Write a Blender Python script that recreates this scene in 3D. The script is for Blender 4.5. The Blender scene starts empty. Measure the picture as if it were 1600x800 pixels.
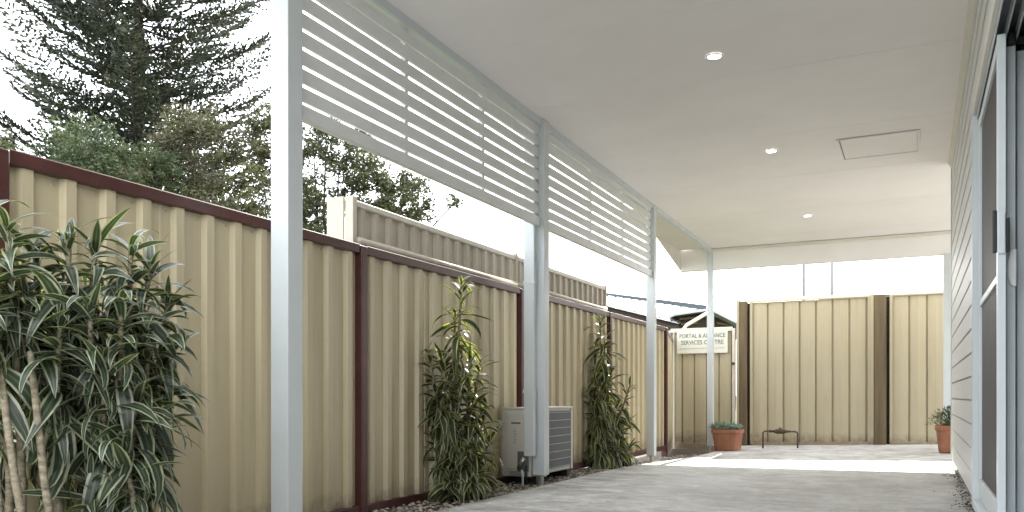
import bpy, bmesh, math, random
from mathutils import Vector, Matrix
R = math.radians
random.seed(7)
S = bpy.context.scene
COL = S.collection

# ---------------------------------------------------------------- camera
YAW = math.atan(633/1307.0)
CY, SY = math.cos(YAW), math.sin(YAW)
CAMH = 0.75
cam = bpy.data.cameras.new("camera"); camo = bpy.data.objects.new("camera", cam); COL.objects.link(camo)
camo.location = (0, 0, CAMH); camo.rotation_euler = (R(90), 0, YAW)
cam.sensor_width = 36; cam.lens = 36*1307/1600; cam.shift_y = 218/1600
cam.clip_start = 0.05; cam.clip_end = 2000
S.camera = camo
# ---------------------------------------------------------------- world, sun, exposure
SUN_EL, SUN_AZ = 32.0, -5.5       # azimuth from +Y towards +X
w = bpy.data.worlds.new("World"); S.world = w; w.use_nodes = True
nt = w.node_tree; nt.nodes.clear()
out = nt.nodes.new('ShaderNodeOutputWorld'); bg = nt.nodes.new('ShaderNodeBackground')
sky = nt.nodes.new('ShaderNodeTexSky'); sky.sky_type = 'NISHITA'; sky.sun_disc = False
sky.sun_elevation = R(SUN_EL); sky.sun_rotation = R(SUN_AZ); sky.dust_density = 3.0; sky.air_density = 1.0
mx = nt.nodes.new('ShaderNodeMix'); mx.data_type = 'RGBA'
tc = nt.nodes.new('ShaderNodeTexCoord'); ns = nt.nodes.new('ShaderNodeTexNoise'); ns.inputs['Scale'].default_value = 2.2
ns.inputs['Detail'].default_value = 6
mr = nt.nodes.new('ShaderNodeMapRange'); mr.inputs[1].default_value = .3; mr.inputs[2].default_value = .6
mr.inputs[3].default_value = .72; mr.inputs[4].default_value = .95
nt.links.new(tc.outputs['Generated'], ns.inputs['Vector']); nt.links.new(ns.outputs['Fac'], mr.inputs[0])
nt.links.new(mr.outputs[0], mx.inputs[0])
nt.links.new(sky.outputs[0], mx.inputs[6]); mx.inputs[7].default_value = (9.3, 9.7, 10.0, 1)   # thin bright cloud
nt.links.new(mx.outputs[2], bg.inputs['Color']); bg.inputs['Strength'].default_value = 0.13
nt.links.new(bg.outputs[0], out.inputs[0])
sl = bpy.data.lights.new("sun", 'SUN'); sl.energy = 3.4; sl.angle = R(0.6); sl.color = (1, .95, .86)
so = bpy.data.objects.new("sun", sl); COL.objects.link(so)
d = Vector((math.sin(R(SUN_AZ))*math.cos(R(SUN_EL)), math.cos(R(SUN_AZ))*math.cos(R(SUN_EL)), math.sin(R(SUN_EL))))
so.rotation_euler = d.to_track_quat('Z', 'Y').to_euler()
S.view_settings.view_transform = 'Standard'; S.view_settings.look = 'None'
S.view_settings.gamma = 1; S.view_settings.exposure = 1.92
S.render.engine = 'CYCLES'
S.cycles.max_bounces = 10; S.cycles.diffuse_bounces = 6

# ---------------------------------------------------------------- materials
def mat(name, col, rough=.6, var=.08, scale=6, bump=0, bscale=60, metal=0, spec=.5, stretch=(1, 1, 1), col2=None, coords='Object', dirt=False):
    m = bpy.data.materials.new(name); m.use_nodes = True
    n = m.node_tree; b = n.nodes['Principled BSDF']
    b.inputs['Roughness'].default_value = rough; b.inputs['Metallic'].default_value = metal
    b.inputs['Specular IOR Level'].default_value = spec
    t = n.nodes.new('ShaderNodeTexCoord'); mp = n.nodes.new('ShaderNodeMapping'); mp.inputs['Scale'].default_value = stretch
    n.links.new(t.outputs[coords], mp.inputs[0])
    nz = n.nodes.new('ShaderNodeTexNoise'); nz.inputs['Scale'].default_value = scale; nz.inputs['Detail'].default_value = 8
    nz.inputs['Roughness'].default_value = .62
    n.links.new(mp.outputs[0], nz.inputs['Vector'])
    cr = n.nodes.new('ShaderNodeValToRGB')
    c = Vector(col)
    a = c*(1-var*2) if col2 is None else Vector(col2)
    z = c*(1+var)
    cr.color_ramp.elements[0].position = .3; cr.color_ramp.elements[1].position = .7
    cr.color_ramp.elements[0].color = (*a, 1); cr.color_ramp.elements[1].color = (*z, 1)
    n.links.new(nz.outputs['Fac'], cr.inputs[0]); n.links.new(cr.outputs[0], b.inputs['Base Color'])
    if dirt:     # soil splash along the foot and rain streaks down the sheet
        L = n.links.new; sp = n.nodes.new('ShaderNodeSeparateXYZ'); L(t.outputs['Object'], sp.inputs[0])
        ge = n.nodes.new('ShaderNodeNewGeometry'); m1 = n.nodes.new('ShaderNodeMapping'); m1.inputs['Scale'].default_value = (9, 9, .5)
        L(ge.outputs['Position'], m1.inputs[0]); s1 = n.nodes.new('ShaderNodeTexNoise'); s1.inputs['Scale'].default_value = 2.2; s1.inputs['Detail'].default_value = 7
        L(m1.outputs[0], s1.inputs['Vector'])
        f0 = n.nodes.new('ShaderNodeTexNoise'); f0.inputs['Scale'].default_value = 14; f0.inputs['Detail'].default_value = 8; L(ge.outputs['Position'], f0.inputs['Vector'])
        z1 = n.nodes.new('ShaderNodeMapRange'); z1.inputs[1].default_value = .22; z1.inputs[2].default_value = -.03; L(sp.outputs[2], z1.inputs[0])
        mm = n.nodes.new('ShaderNodeMath'); mm.operation = 'MULTIPLY_ADD'; L(z1.outputs[0], mm.inputs[0]); L(f0.outputs['Fac'], mm.inputs[1]); mm.inputs[2].default_value = 0
        r_ = n.nodes.new('ShaderNodeMapRange'); r_.inputs[1].default_value = .15; r_.inputs[2].default_value = .5; r_.inputs[4].default_value = .75; L(mm.outputs[0], r_.inputs[0])
        r2 = n.nodes.new('ShaderNodeMapRange'); r2.inputs[1].default_value = .52; r2.inputs[2].default_value = .78; r2.inputs[4].default_value = .35; L(s1.outputs['Fac'], r2.inputs[0])
        x1 = n.nodes.new('ShaderNodeMix'); x1.data_type = 'RGBA'; L(r2.outputs[0], x1.inputs[0]); L(cr.outputs[0], x1.inputs[6]); x1.inputs[7].default_value = (*(c*.66), 1)
        x2 = n.nodes.new('ShaderNodeMix'); x2.data_type = 'RGBA'; L(r_.outputs[0], x2.inputs[0]); L(x1.outputs[2], x2.inputs[6]); x2.inputs[7].default_value = (.17, .125, .085, 1)
        L(x2.outputs[2], b.inputs['Base Color'])
    if bump:
        n2 = n.nodes.new('ShaderNodeTexNoise'); n2.inputs['Scale'].default_value = bscale; n2.inputs['Detail'].default_value = 5
        n.links.new(mp.outputs[0], n2.inputs['Vector'])
        bp = n.nodes.new('ShaderNodeBump'); bp.inputs['Strength'].default_value = bump; bp.inputs['Distance'].default_value = .01
        n.links.new(n2.outputs['Fac'], bp.inputs['Height']); n.links.new(bp.outputs[0], b.inputs['Normal'])
    return m
M = {}
M['white'] = mat('white_paint', (.60, .635, .65), .38, .03, 3, .05, 30)
M['slat'] = mat('slat_paint', (.71, .715, .71), .42, .03, 3, .03, 30)
M['ceiling'] = mat('ceiling_paint', (.87, .84, .822), .55, .025, 1.2, .03, 12)
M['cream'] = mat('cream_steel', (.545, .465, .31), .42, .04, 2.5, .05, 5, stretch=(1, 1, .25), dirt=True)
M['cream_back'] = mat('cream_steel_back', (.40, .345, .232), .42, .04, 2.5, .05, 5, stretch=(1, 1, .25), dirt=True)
M['taupe'] = mat('taupe_steel', (.42, .365, .29), .45, .06, 4, .03, 8)
M['creamcap'] = mat('pale_cream_cap', (.56, .51, .43), .4, .05, 8)
M['maroon'] = mat('maroon_steel', (.085, .028, .024), .4, .18, 9)
M['timber'] = mat('weathered_timber', (.125, .09, .048), .8, .2, 10, .4, 60, stretch=(1, 1, .08))
M['board'] = mat('weatherboard_paint', (.68, .675, .66), .5, .03, 5, .15, 50, stretch=(1, .1, 1))
M['trim'] = mat('trim_paint', (.70, .67, .60), .5, .03, 4)
M['alu'] = mat('powdercoat', (.66, .71, .73), .35, .03, 5)
M['darkalu_shade'] = mat('dark_trim_and_shade', (.12, .12, .12), .5, .1, 20)  # dark trim colour; on the valve block it stands for shade
M['black'] = mat('black_plastic', (.012, .012, .014), .5, .1, 20)
M['concrete'] = mat('slab_edge', (.22, .20, .18), .9, .2, 9, .4, 80)
M['terra'] = mat('terracotta', (.32, .14, .08), .85, .16, 7, .3, 60)
M['soil'] = mat('soil', (.045, .03, .02), .95, .3, 30, .6, 60)
M['earth'] = mat('garden_earth', (.10, .078, .058), .95, .3, 12, .6, 50)
M['stone'] = mat('pebble', (.42, .37, .32), .8, .45, 14, .2, 60, coords='Object')
M['grass'] = mat('grass', (.07, .09, .03), .9, .3, 3, .5, 30)
M['acbody'] = mat('ac_casing', (.60, .58, .53), .45, .03, 5)
M['acgrill'] = mat('ac_coil', (.10, .105, .115), .5, .15, 40)
M['wire'] = mat('ac_wire', (.40, .40, .40), .45, .03, 5)
M['brass'] = mat('valve_metal', (.55, .54, .50), .3, .1, 20, metal=.8)
M['pipe'] = mat('bronze_pipe', (.075, .05, .03), .5, .25, 30, metal=.3)
M['bark'] = mat('bark', (.075, .06, .05), .95, .3, 8, .6, 25, stretch=(1, 1, .3))
M['cane'] = mat('cane_bark', (.27, .23, .16), .85, .3, 25, .5, 60, stretch=(1, 1, 2.5))
M['tin'] = mat('pale_tin_roof', (.36, .38, .40), .5, .06, 3)
M['bluegrey'] = mat('blue_grey_cap', (.085, .095, .105), .9, .08, 4, spec=.1)
M['darktimber'] = mat('dark_timber', (.05, .034, .025), .85, .25, 5, .3, 20, stretch=(1, 1, 4))
M['brick'] = mat('pale_wall', (.4, .36, .31), .8, .1, 5)
M['tile'] = mat('pale_tile', (.11, .11, .105), .7, .1, 5)
M['steelpole'] = mat('galvanised', (.15, .155, .16), .8, .08, 9)
M['sign'] = mat('sign_white', (.60, .58, .50), .5, .03, 5)
M['ink'] = mat('sign_ink', (.17, .19, .16), .6, .1, 20)
M['fade'] = mat('sign_faded_ink', (.42, .40, .34), .6, .1, 20)
M['deadleaf'] = mat('dead_leaf', (.11, .06, .03), .8, .3, 30)
M['twig'] = mat('twig', (.07, .035, .02), .9, .3, 30)
M['handle'] = mat('white_handle', (.85, .86, .84), .35, .02, 5)
M['hatchgap'] = mat('hatch_shadow_gap', (.28, .27, .26), .8, .05, 9)
M['glass'] = mat('dark_glass_interior', (.02, .022, .025), .06, .1, 3)

def paving_mat():
    m = bpy.data.materials.new('mottled_sheen_concrete'); m.use_nodes = True
    n = m.node_tree; b = n.nodes['Principled BSDF']; L = n.links.new
    t = n.nodes.new('ShaderNodeTexCoord')
    def noise(sc, st, det=8, ro=.6):
        mp = n.nodes.new('ShaderNodeMapping'); mp.inputs['Scale'].default_value = st
        L(t.outputs['Object'], mp.inputs[0])
        z = n.nodes.new('ShaderNodeTexNoise'); z.inputs['Scale'].default_value = sc; z.inputs['Detail'].default_value = det
        z.inputs['Roughness'].default_value = ro; z.inputs['Distortion'].default_value = .6
        L(mp.outputs[0], z.inputs['Vector']); return z
    a = noise(1.1, (1, 1, 1)); c = noise(4.5, (1.0, 1.5, 1), 10, .72); e = noise(70, (1, 1, 1), 4)
    r1 = n.nodes.new('ShaderNodeValToRGB'); r1.color_ramp.elements[0].position = .41; r1.color_ramp.elements[1].position = .59
    r1.color_ramp.elements[0].color = (.27, .258, .245, 1); r1.color_ramp.elements[1].color = (.72, .71, .69, 1)  # concrete mottle plus reflection streaks, both put into the colour
    mixf = n.nodes.new('ShaderNodeMix'); mixf.data_type = 'FLOAT'; mixf.inputs[0].default_value = .72
    L(a.outputs['Fac'], mixf.inputs[2]); L(c.outputs['Fac'], mixf.inputs[3]); L(mixf.outputs[0], r1.inputs[0])
    r2 = n.nodes.new('ShaderNodeValToRGB'); r2.color_ramp.elements[0].position = .35; r2.color_ramp.elements[1].position = .6
    r2.color_ramp.elements[0].color = (.78, .77, .76, 1); r2.color_ramp.elements[1].color = (1, 1, 1, 1)
    L(e.outputs['Fac'], r2.inputs[0])
    mu = n.nodes.new('ShaderNodeMix'); mu.data_type = 'RGBA'; mu.blend_type = 'MULTIPLY'; mu.inputs[0].default_value = .8
    L(r1.outputs[0], mu.inputs[6]); L(r2.outputs[0], mu.inputs[7]); L(mu.outputs[2], b.inputs['Base Color'])
    rr = n.nodes.new('ShaderNodeMapRange'); rr.inputs[1].default_value = .35; rr.inputs[2].default_value = .65
    rr.inputs[3].default_value = .38; rr.inputs[4].default_value = .75
    L(c.outputs['Fac'], rr.inputs[0]); L(rr.outputs[0], b.inputs['Roughness'])
    bp = n.nodes.new('ShaderNodeBump'); bp.inputs['Strength'].default_value = .5; bp.inputs['Distance'].default_value = .02
    L(c.outputs['Fac'], bp.inputs['Height'])
    bp2 = n.nodes.new('ShaderNodeBump'); bp2.inputs['Strength'].default_value = .25; bp2.inputs['Distance'].default_value = .004
    L(e.outputs['Fac'], bp2.inputs['Height']); L(bp.outputs[0], bp2.inputs['Normal']); L(bp2.outputs[0], b.inputs['Normal'])
    return m
M['paving'] = paving_mat()

def leaf_mat(name, mid, edge, edgew=.17, trans=.35, stripes=False, rough=.38):
    """leaf with a pale margin: colour runs across the blade (uv.x)"""
    m = bpy.data.materials.new(name); m.use_nodes = True
    n = m.node_tree; b = n.nodes['Principled BSDF']; L = n.links.new
    uv = n.nodes.new('ShaderNodeUVMap'); sp = n.nodes.new('ShaderNodeSeparateXYZ'); L(uv.outputs[0], sp.inputs[0])
    cr = n.nodes.new('ShaderNodeValToRGB'); el = cr.color_ramp.elements
    el[0].position = 0; el[0].color = (*edge, 1); el[1].position = 1; el[1].color = (*edge, 1)
    g2 = tuple(min(1, x*1.9+.012) for x in mid)
    pts = [(edgew*.85, edge), (edgew*1.15, mid), (.42, mid), (.46, g2 if stripes else mid), (.54, g2 if stripes else mid), (.58, mid), (1-edgew*1.15, mid), (1-edgew*.85, edge)]
    for p, c in pts:
        e = el.new(p); e.color = (*c, 1)
    L(sp.outputs[0], cr.inputs[0])
    oi = n.nodes.new('ShaderNodeObjectInfo'); mr = n.nodes.new('ShaderNodeMapRange')
    tcn = n.nodes.new('ShaderNodeTexCoord'); gn = n.nodes.new('ShaderNodeNewGeometry')
    nz = n.nodes.new('ShaderNodeTexNoise'); nz.inputs['Scale'].default_value = 7; L(gn.outputs['Position'], nz.inputs['Vector'])
    mr.inputs[1].default_value = .3; mr.inputs[2].default_value = .7; mr.inputs[3].default_value = .6; mr.inputs[4].default_value = 1.35
    L(nz.outputs['Fac'], mr.inputs[0])
    mu = n.nodes.new('ShaderNodeMix'); mu.data_type = 'RGBA'; mu.blend_type = 'MULTIPLY'; mu.inputs[0].default_value = 1
    L(cr.outputs[0], mu.inputs[6]); L(mr.outputs[0], mu.inputs[7])
    L(mu.outputs[2], b.inputs['Base Color']); b.inputs['Roughness'].default_value = rough
    tr = n.nodes.new('ShaderNodeBsdfTranslucent'); ms = n.nodes.new('ShaderNodeMixShader'); ms.inputs[0].default_value = trans
    hs = n.nodes.new('ShaderNodeMix'); hs.data_type = 'RGBA'; hs.blend_type = 'MULTIPLY'; hs.inputs[0].default_value = 1
    hs.inputs[7].default_value = (1.5, 1.6, .7, 1); L(mu.outputs[2], hs.inputs[6]); L(hs.outputs[2], tr.inputs[0])
    o = n.nodes['Material Output']; L(b.outputs[0], ms.inputs[1]); L(tr.outputs[0], ms.inputs[2]); L(ms.outputs[0], o.inputs[0])
    return m
M['dracaena'] = leaf_mat('striped_leaf', (.045, .062, .04), (.37, .39, .28), .165, .32, True, .33)
M['dracaena2'] = leaf_mat('cream_edged_leaf', (.05, .065, .03), (.42, .41, .24), .17, .35)
def foliage_mat(name, c1, c2, trans=.3, sc=1.2):
    m = bpy.data.materials.new(name); m.use_nodes = True
    n = m.node_tree; b = n.nodes['Principled BSDF']; L = n.links.new
    g = n.nodes.new('ShaderNodeNewGeometry')
    nz = n.nodes.new('ShaderNodeTexNoise'); nz.inputs['Scale'].default_value = sc; nz.inputs['Detail'].default_value = 6
    L(g.outputs['Position'], nz.inputs['Vector'])
    cr = n.nodes.new('ShaderNodeValToRGB'); cr.color_ramp.elements[0].position = .35; cr.color_ramp.elements[1].position = .65
    cr.color_ramp.elements[0].color = (*c1, 1); cr.color_ramp.elements[1].color = (*c2, 1)
    L(nz.outputs['Fac'], cr.inputs[0]); L(cr.outputs[0], b.inputs['Base Color']); b.inputs['Roughness'].default_value = .6
    tr = n.nodes.new('ShaderNodeBsdfTranslucent'); L(cr.outputs[0], tr.inputs[0])
    ms = n.nodes.new('ShaderNodeMixShader'); ms.inputs[0].default_value = trans
    o = n.nodes['Material Output']; L(b.outputs[0], ms.inputs[1]); L(tr.outputs[0], ms.inputs[2]); L(ms.outputs[0], o.inputs[0])
    return m
M['pine'] = foliage_mat('pine_needles', (.025, .034, .022), (.055, .064, .036), .15)
M['gumleaf'] = foliage_mat('gum_leaf', (.04, .05, .022), (.10, .11, .045), .3)
M['bushleaf'] = foliage_mat('bush_leaf', (.035, .052, .022), (.085, .11, .04), .3)
M['olive'] = foliage_mat('olive_leaf', (.05, .042, .03), (.12, .125, .05), .3)
M['succulent'] = foliage_mat('succulent_leaf', (.20, .26, .20), (.36, .43, .33), .15, 8)
M['herb'] = foliage_mat('herb_leaf', (.035, .065, .02), (.09, .13, .035), .25, 9)

def emit(name, col, st):
    m = bpy.data.materials.new(name); m.use_nodes = True; n = m.node_tree
    b = n.nodes['Principled BSDF']; b.inputs['Emission Color'].default_value = (*col, 1); b.inputs['Emission Strength'].default_value = st
    b.inputs['Base Color'].default_value = (*col, 1)
    return m
M['lamp'] = emit('lit_lamp', (1, .93, .80), 5)
def mesh_screen_mat():
    m = mat('insect_mesh', (.085, .078, .075), .55, .1, 3)
    n = m.node_tree; L = n.links.new; b = n.nodes['Principled BSDF']; o = n.nodes['Material Output']
    tr = n.nodes.new('ShaderNodeBsdfTransparent'); ms = n.nodes.new('ShaderNodeMixShader'); ms.inputs[0].default_value = .25
    L(b.outputs[0], ms.inputs[1]); L(tr.outputs[0], ms.inputs[2]); L(ms.outputs[0], o.inputs[0]); return m
M['mesh'] = mesh_screen_mat()

# ---------------------------------------------------------------- helpers
class MB:
    def __init__(s): s.v = []; s.f = []; s.uv = None
    def box(s, x0, x1, y0, y1, z0, z1):
        i = len(s.v)
        s.v += [(x, y, z) for z in (z0, z1) for y in (y0, y1) for x in (x0, x1)]
        s.f += [tuple(i+k for k in q) for q in ((0, 2, 3, 1), (4, 5, 7, 6), (0, 1, 5, 4), (2, 6, 7, 3), (0, 4, 6, 2), (1, 3, 7, 5))]
        return s
    def prism(s, pts, off):
        """closed polygon pts (3-D) extruded by vector off"""
        i = len(s.v); n = len(pts); o = Vector(off)
        s.v += [tuple(p) for p in pts] + [tuple(Vector(p)+o) for p in pts]
        s.f += [tuple(i+k for k in range(n))[::-1], tuple(i+n+k for k in range(n))]
        s.f += [(i+k, i+(k+1) % n, i+n+(k+1) % n, i+n+k) for k in range(n)]
        return s
    def tube(s, pts, rad, seg=8, cap=True):
        pts = [Vector(p) for p in pts]; n = len(pts)
        if not isinstance(rad, (list, tuple)): rad = [rad]*n
        base = len(s.v); up = None
        for k, p in enumerate(pts):
            t = (pts[min(k+1, n-1)]-pts[max(k-1, 0)]).normalized()
            if up is None: up = Vector((0, 0, 1)) if abs(t.z) < .9 else Vector((1, 0, 0))
            a = t.cross(up).normalized(); b = t.cross(a).normalized(); up = b.cross(t) if False else up
            for j in range(seg):
                q = 2*math.pi*j/seg; s.v.append(tuple(p+(a*math.cos(q)+b*math.sin(q))*rad[k]))
        for k in range(n-1):
            for j in range(seg):
                s.f.append((base+k*seg+j, base+k*seg+(j+1) % seg, base+(k+1)*seg+(j+1) % seg, base+(k+1)*seg+j))
        if cap:
            s.f.append(tuple(base+j for j in range(seg))[::-1]); s.f.append(tuple(base+(n-1)*seg+j for j in range(seg)))
        return s
    def mesh(s, name, m, smooth=False):
        me = bpy.data.meshes.new(name); me.from_pydata(s.v, [], s.f); me.materials.append(m); me.update()
        bm = bmesh.new(); bm.from_mesh(me); bmesh.ops.recalc_face_normals(bm, faces=bm.faces); bm.to_mesh(me); bm.free()
        if smooth: me.polygons.foreach_set('use_smooth', [True]*len(me.polygons))
        return me
    def build(s, name, m, parent=None, loc=None, smooth=False, bevel=0):
        o = bpy.data.objects.new(name, s.mesh(name, m, smooth)); COL.objects.link(o)
        if loc is not None: o.location = loc
        if parent: o.parent = parent
        if bevel:
            md = o.modifiers.new('bevel', 'BEVEL'); md.width = bevel; md.segments = 2; md.limit_method = 'ANGLE'
        return o
def tag(o, label, cat, group=None, kind=None):
    if label: o['label'] = label
    if cat: o['category'] = cat
    if group: o['group'] = group
    if kind: o['kind'] = kind
    return o
def thing(name, loc, label, cat, group=None):
    o = bpy.data.objects.new(name, None); COL.objects.link(o); o.location = loc; o.empty_display_size = .1
    return tag(o, label, cat, group)
def copy_tree(o, loc=None, label=None):
    c = o.copy(); COL.objects.link(c)
    if loc is not None: c.location = loc
    if label: c['label'] = label
    for ch in list(o.children):
        d_ = ch.copy(); COL.objects.link(d_); d_.parent = c
        for g in list(ch.children):
            e_ = g.copy(); COL.objects.link(e_); e_.parent = d_
    return c
def struct(o): o['kind'] = 'structure'; return o
def P(px, py, Z):
    """a point that the photograph shows at pixel (px, py), Z metres out"""
    U = (px-800)/1307*Z
    return Vector((U*CY-Z*SY, U*SY+Z*CY, CAMH+(618-py)*Z/1307))
def dup_part(o, parent, loc):
    c = o.copy(); COL.objects.link(c); c.parent = parent; c.location = loc; return c

# ---------------------------------------------------------------- ground
def gz(x, y):
    t = min(1, max(0, (y-7.5)/5)); t = t*t*(3-2*t)
    return -.033*t*min(4.6, max(0, .5-x))
def sheet(x0, x1, y0, y1, nx, ny, dz=0, edge=None):
    b = MB()
    for j in range(ny+1):
        for i in range(nx+1):
            x = x0+(x1-x0)*i/nx; y = y0+(y1-y0)*j/ny
            b.v.append((x, y, gz(x, y)+dz))
    for j in range(ny):
        for i in range(nx):
            k = j*(nx+1)+i; b.f.append((k, k+1, k+nx+2, k+nx+1))
    if edge:                                 # give the slab a lip on its x0 side
        n = len(b.v)
        for j in range(ny+1):
            y = y0+(y1-y0)*j/ny; b.v.append((x0, y, gz(x0, y)+dz-.12))
        for j in range(ny):
            b.f.append((j*(nx+1), (j+1)*(nx+1), n+j+1, n+j))
    return b
g = MB(); g.v = [(-900, -300, -.32), (900, -300, -.32), (900, 1500, -.32), (-900, 1500, -.32)]; g.f = [(0, 1, 2, 3)]
struct(g.build('ground', M['grass']))
struct(sheet(-2.8, 7, -14, 15.2, 24, 80, 0, True).build('paving', M['paving'], smooth=False))
struct(sheet(-5.2, -2.8, -6, 15.2, 6, 60, -.045).build('garden_bed', M['earth']))
# pebbles of the bed
def pebbles():
    b = MB(); rnd = random.Random(3)
    base = [(-1, 0, 0), (1, 0, 0), (0, -1, 0), (0, 1, 0), (0, 0, 1), (0, 0, -1), (.6, .6, .5), (-.6, -.6, .5)]
    for _ in range(5200):
        y = 1.2+rnd.random()**1.3*11.5; x = -3.31+rnd.random()*.53; r = rnd.uniform(.007, .02)
        if rnd.random() < .25: x = -2.83+rnd.gauss(0, .03)
        if 8.0 < y and rnd.random() < .4: continue
        z = gz(x, y)-.045+r*rnd.uniform(.2, .9)
        if x > -2.8: z = gz(x, y)+r*.3; r *= .6
        a = rnd.random()*6.28; ca, sa = math.cos(a), math.sin(a); i = len(b.v); sx, sy_, sz = r*rnd.uniform(.8, 1.4), r*rnd.uniform(.7, 1.1), r*rnd.uniform(.4, .8)
        for p in ((1, 0, 0), (.3, .9, 0), (-.8, .6, 0), (-.9, -.5, 0), (.2, -1, 0)):
            b.v.append((x+(p[0]*ca*sx-p[1]*sa*sy_), y+(p[0]*sa*sx+p[1]*ca*sy_), z))
        b.v.append((x+rnd.uniform(-.3, .3)*r, y+rnd.uniform(-.3, .3)*r, z+sz))
        for k in range(5): b.f.append((i+k, i+(k+1) % 5, i+5))
    return b
pb = pebbles().build('gravel', M['stone'])
tag(pb, 'grey brown pebbles spread over the narrow garden bed along the fence', 'gravel', kind='stuff')

# ---------------------------------------------------------------- ribbed steel sheet
def ribbed(y0, y1, z0, z1, pitch=.198, rib=.05, h=.03, slope=.014, sub=None):
    """sheet in the Y-Z plane, ribs proud towards +X, thickness .002"""
    b = MB(); prof = []
    n = max(1, round((y1-y0)/pitch)); p = (y1-y0)/n
    for k in range(n):
        c = y0+(k+.5)*p
        prof += [(c-rib/2-slope, 0), (c-rib/2, h), (c+rib/2, h), (c+rib/2+slope, 0)]
        prof += []
    prof = [(y0, 0)]+prof+[(y1, 0)]
    nz = 2
    for side in (0, -.003):
        for z in (z0, z1):
            for (y, x) in prof: b.v.append((x+side, y, z))
    m = len(prof)
    for s_ in (0, 2*m):
        for k in range(m-1): b.f.append((s_+k, s_+k+1, s_+m+k+1, s_+m+k))
    for k in range(m-1):
        b.f.append((k, k+1, 2*m+k+1, 2*m+k)); b.f.append((m+k, m+k+1, 3*m+k+1, 3*m+k))
    b.f += [(0, m, 3*m, 2*m), (m-1, 2*m-1, 4*m-1, 3*m-1)]
    return b
FX = -3.36
fence = thing('boundary_fence', (FX, 2.13, 0), 'long cream ribbed steel side fence with maroon rails and posts', 'fence')
fp = [-2.8, -.34, 2.13, 4.58, 7.07, 9.57, 12.07]
def rel(o, parent):                       # keep world placement under a moved parent
    o.parent = parent; o.location = Vector(o.location)-parent.location; return o
for k in range(len(fp)-1):
    a, b_ = fp[k]+.025, fp[k+1]-.025; n = 3
    for j in range(n):
        ya = a+(b_-a)*j/n; yb = a+(b_-a)*(j+1)/n
        rel(ribbed(0, yb-ya-.002, .0, 1.70, pitch=.2).build('fence_sheet', M['cream'], loc=(FX+(.0015 if j % 2 else 0), ya, 0)), fence)
    rel(MB().box(-.02, .045, 0, fp[k+1]-fp[k]-.07, 0, .062).build('top_rail', M['maroon'], loc=(FX, fp[k]+.035, 1.692), bevel=.006), fence)
    rel(MB().box(-.018, .043, 0, fp[k+1]-fp[k]-.07, 0, .07).build('bottom_rail', M['maroon'], loc=(FX, fp[k]+.035, -.05), bevel=.006), fence)
scr = MB()
for k in range(1, len(fp)-1):
    n = 12; p_ = (fp[k+1]-fp[k]-.05)/n
    for j in range(n):
        y = fp[k]+.025+(j+.02)*p_+.03
        for z in (.09, 1.665): scr.tube([(FX, y, z), (FX+.007, y, z)], .0055, 6)
sc_ = rel(scr.build('screws', M['wire']), fence); sc_['kind'] = 'stuff'
for y in fp:
    rel(MB().box(-.03, .055, -.033, .033, -.15, 1.745).build('fence_post', M['maroon'], loc=(FX, y, 0), bevel=.006), fence)
# return of the fence to the gate line
ret = MB(); v0 = Vector((FX, 12.10, 0)); v1 = Vector((-3.93, 14.55, 0)); dv = (v1-v0); nn = 12
prof = []
for k in range(nn):
    for (u, hh) in ((.1, 0), (.2, .03), (.45, .03), (.55, 0)):
        q = v0+dv*((k+u)/nn); prof.append((q.x+hh, q.y))
for z in (-.16, 1.72):
    for (x, y) in prof: ret.v.append((x, y, z))
m_ = len(prof)
for k in range(m_-1): ret.f.append((k, k+1, m_+k+1, m_+k))
rel(ret.build('fence_sheet', M['cream']), fence)
rr_ = MB().prism([v0+Vector((-.03, 0, 1.70)), v0+Vector((.04, 0, 1.70)), v1+Vector((.04, 0, 1.70)), v1+Vector((-.03, 0, 1.70))], (0, 0, .055)).build('top_rail', M['maroon']); rel(rr_, fence)
# raised extension
ext = thing('fence_extension', (FX-.05, 4.54, 1.75), 'taupe ribbed extension panels with cream rails mounted above the side fence', 'fence panel')
ep = [4.56, 7.07, 9.57]
for k in range(2):
    a, b_ = ep[k]+.03, ep[k+1]-.03
    for j in range(3):
        ya = a+(b_-a)*j/3; yb = a+(b_-a)*(j+1)/3
        rel(ribbed(0, yb-ya-.002, 0, .22, pitch=.155, rib=.04, h=.025).build('extension_sheet', M['taupe'], loc=(FX-.05+(.0015 if j % 2 else 0), ya, 1.80)), ext)
    rel(MB().box(-.025, .035, 0, b_-a, 0, .045).build('top_rail', M['creamcap'], loc=(FX-.05, a, 2.015), bevel=.008), ext)
    rel(MB().tube([(0, 0, 0), (0, b_-a, 0)], .024, 10).build('lower_rail', M['creamcap'], loc=(FX-.005, a, 1.787), smooth=True), ext)
for y in ep:
    rel(MB().box(-.03, .035, -.022, .022, 1.74, 2.08).build('extension_post', M['creamcap'] if y < 5 else M['taupe'], loc=(FX-.045, y, 0), bevel=.004), ext)
rel(MB().box(-.17, -.035, -.03, -.012, 1.70, 2.08).build('end_plate', M['creamcap'], loc=(FX-.05, 4.56, 0)), ext)

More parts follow.
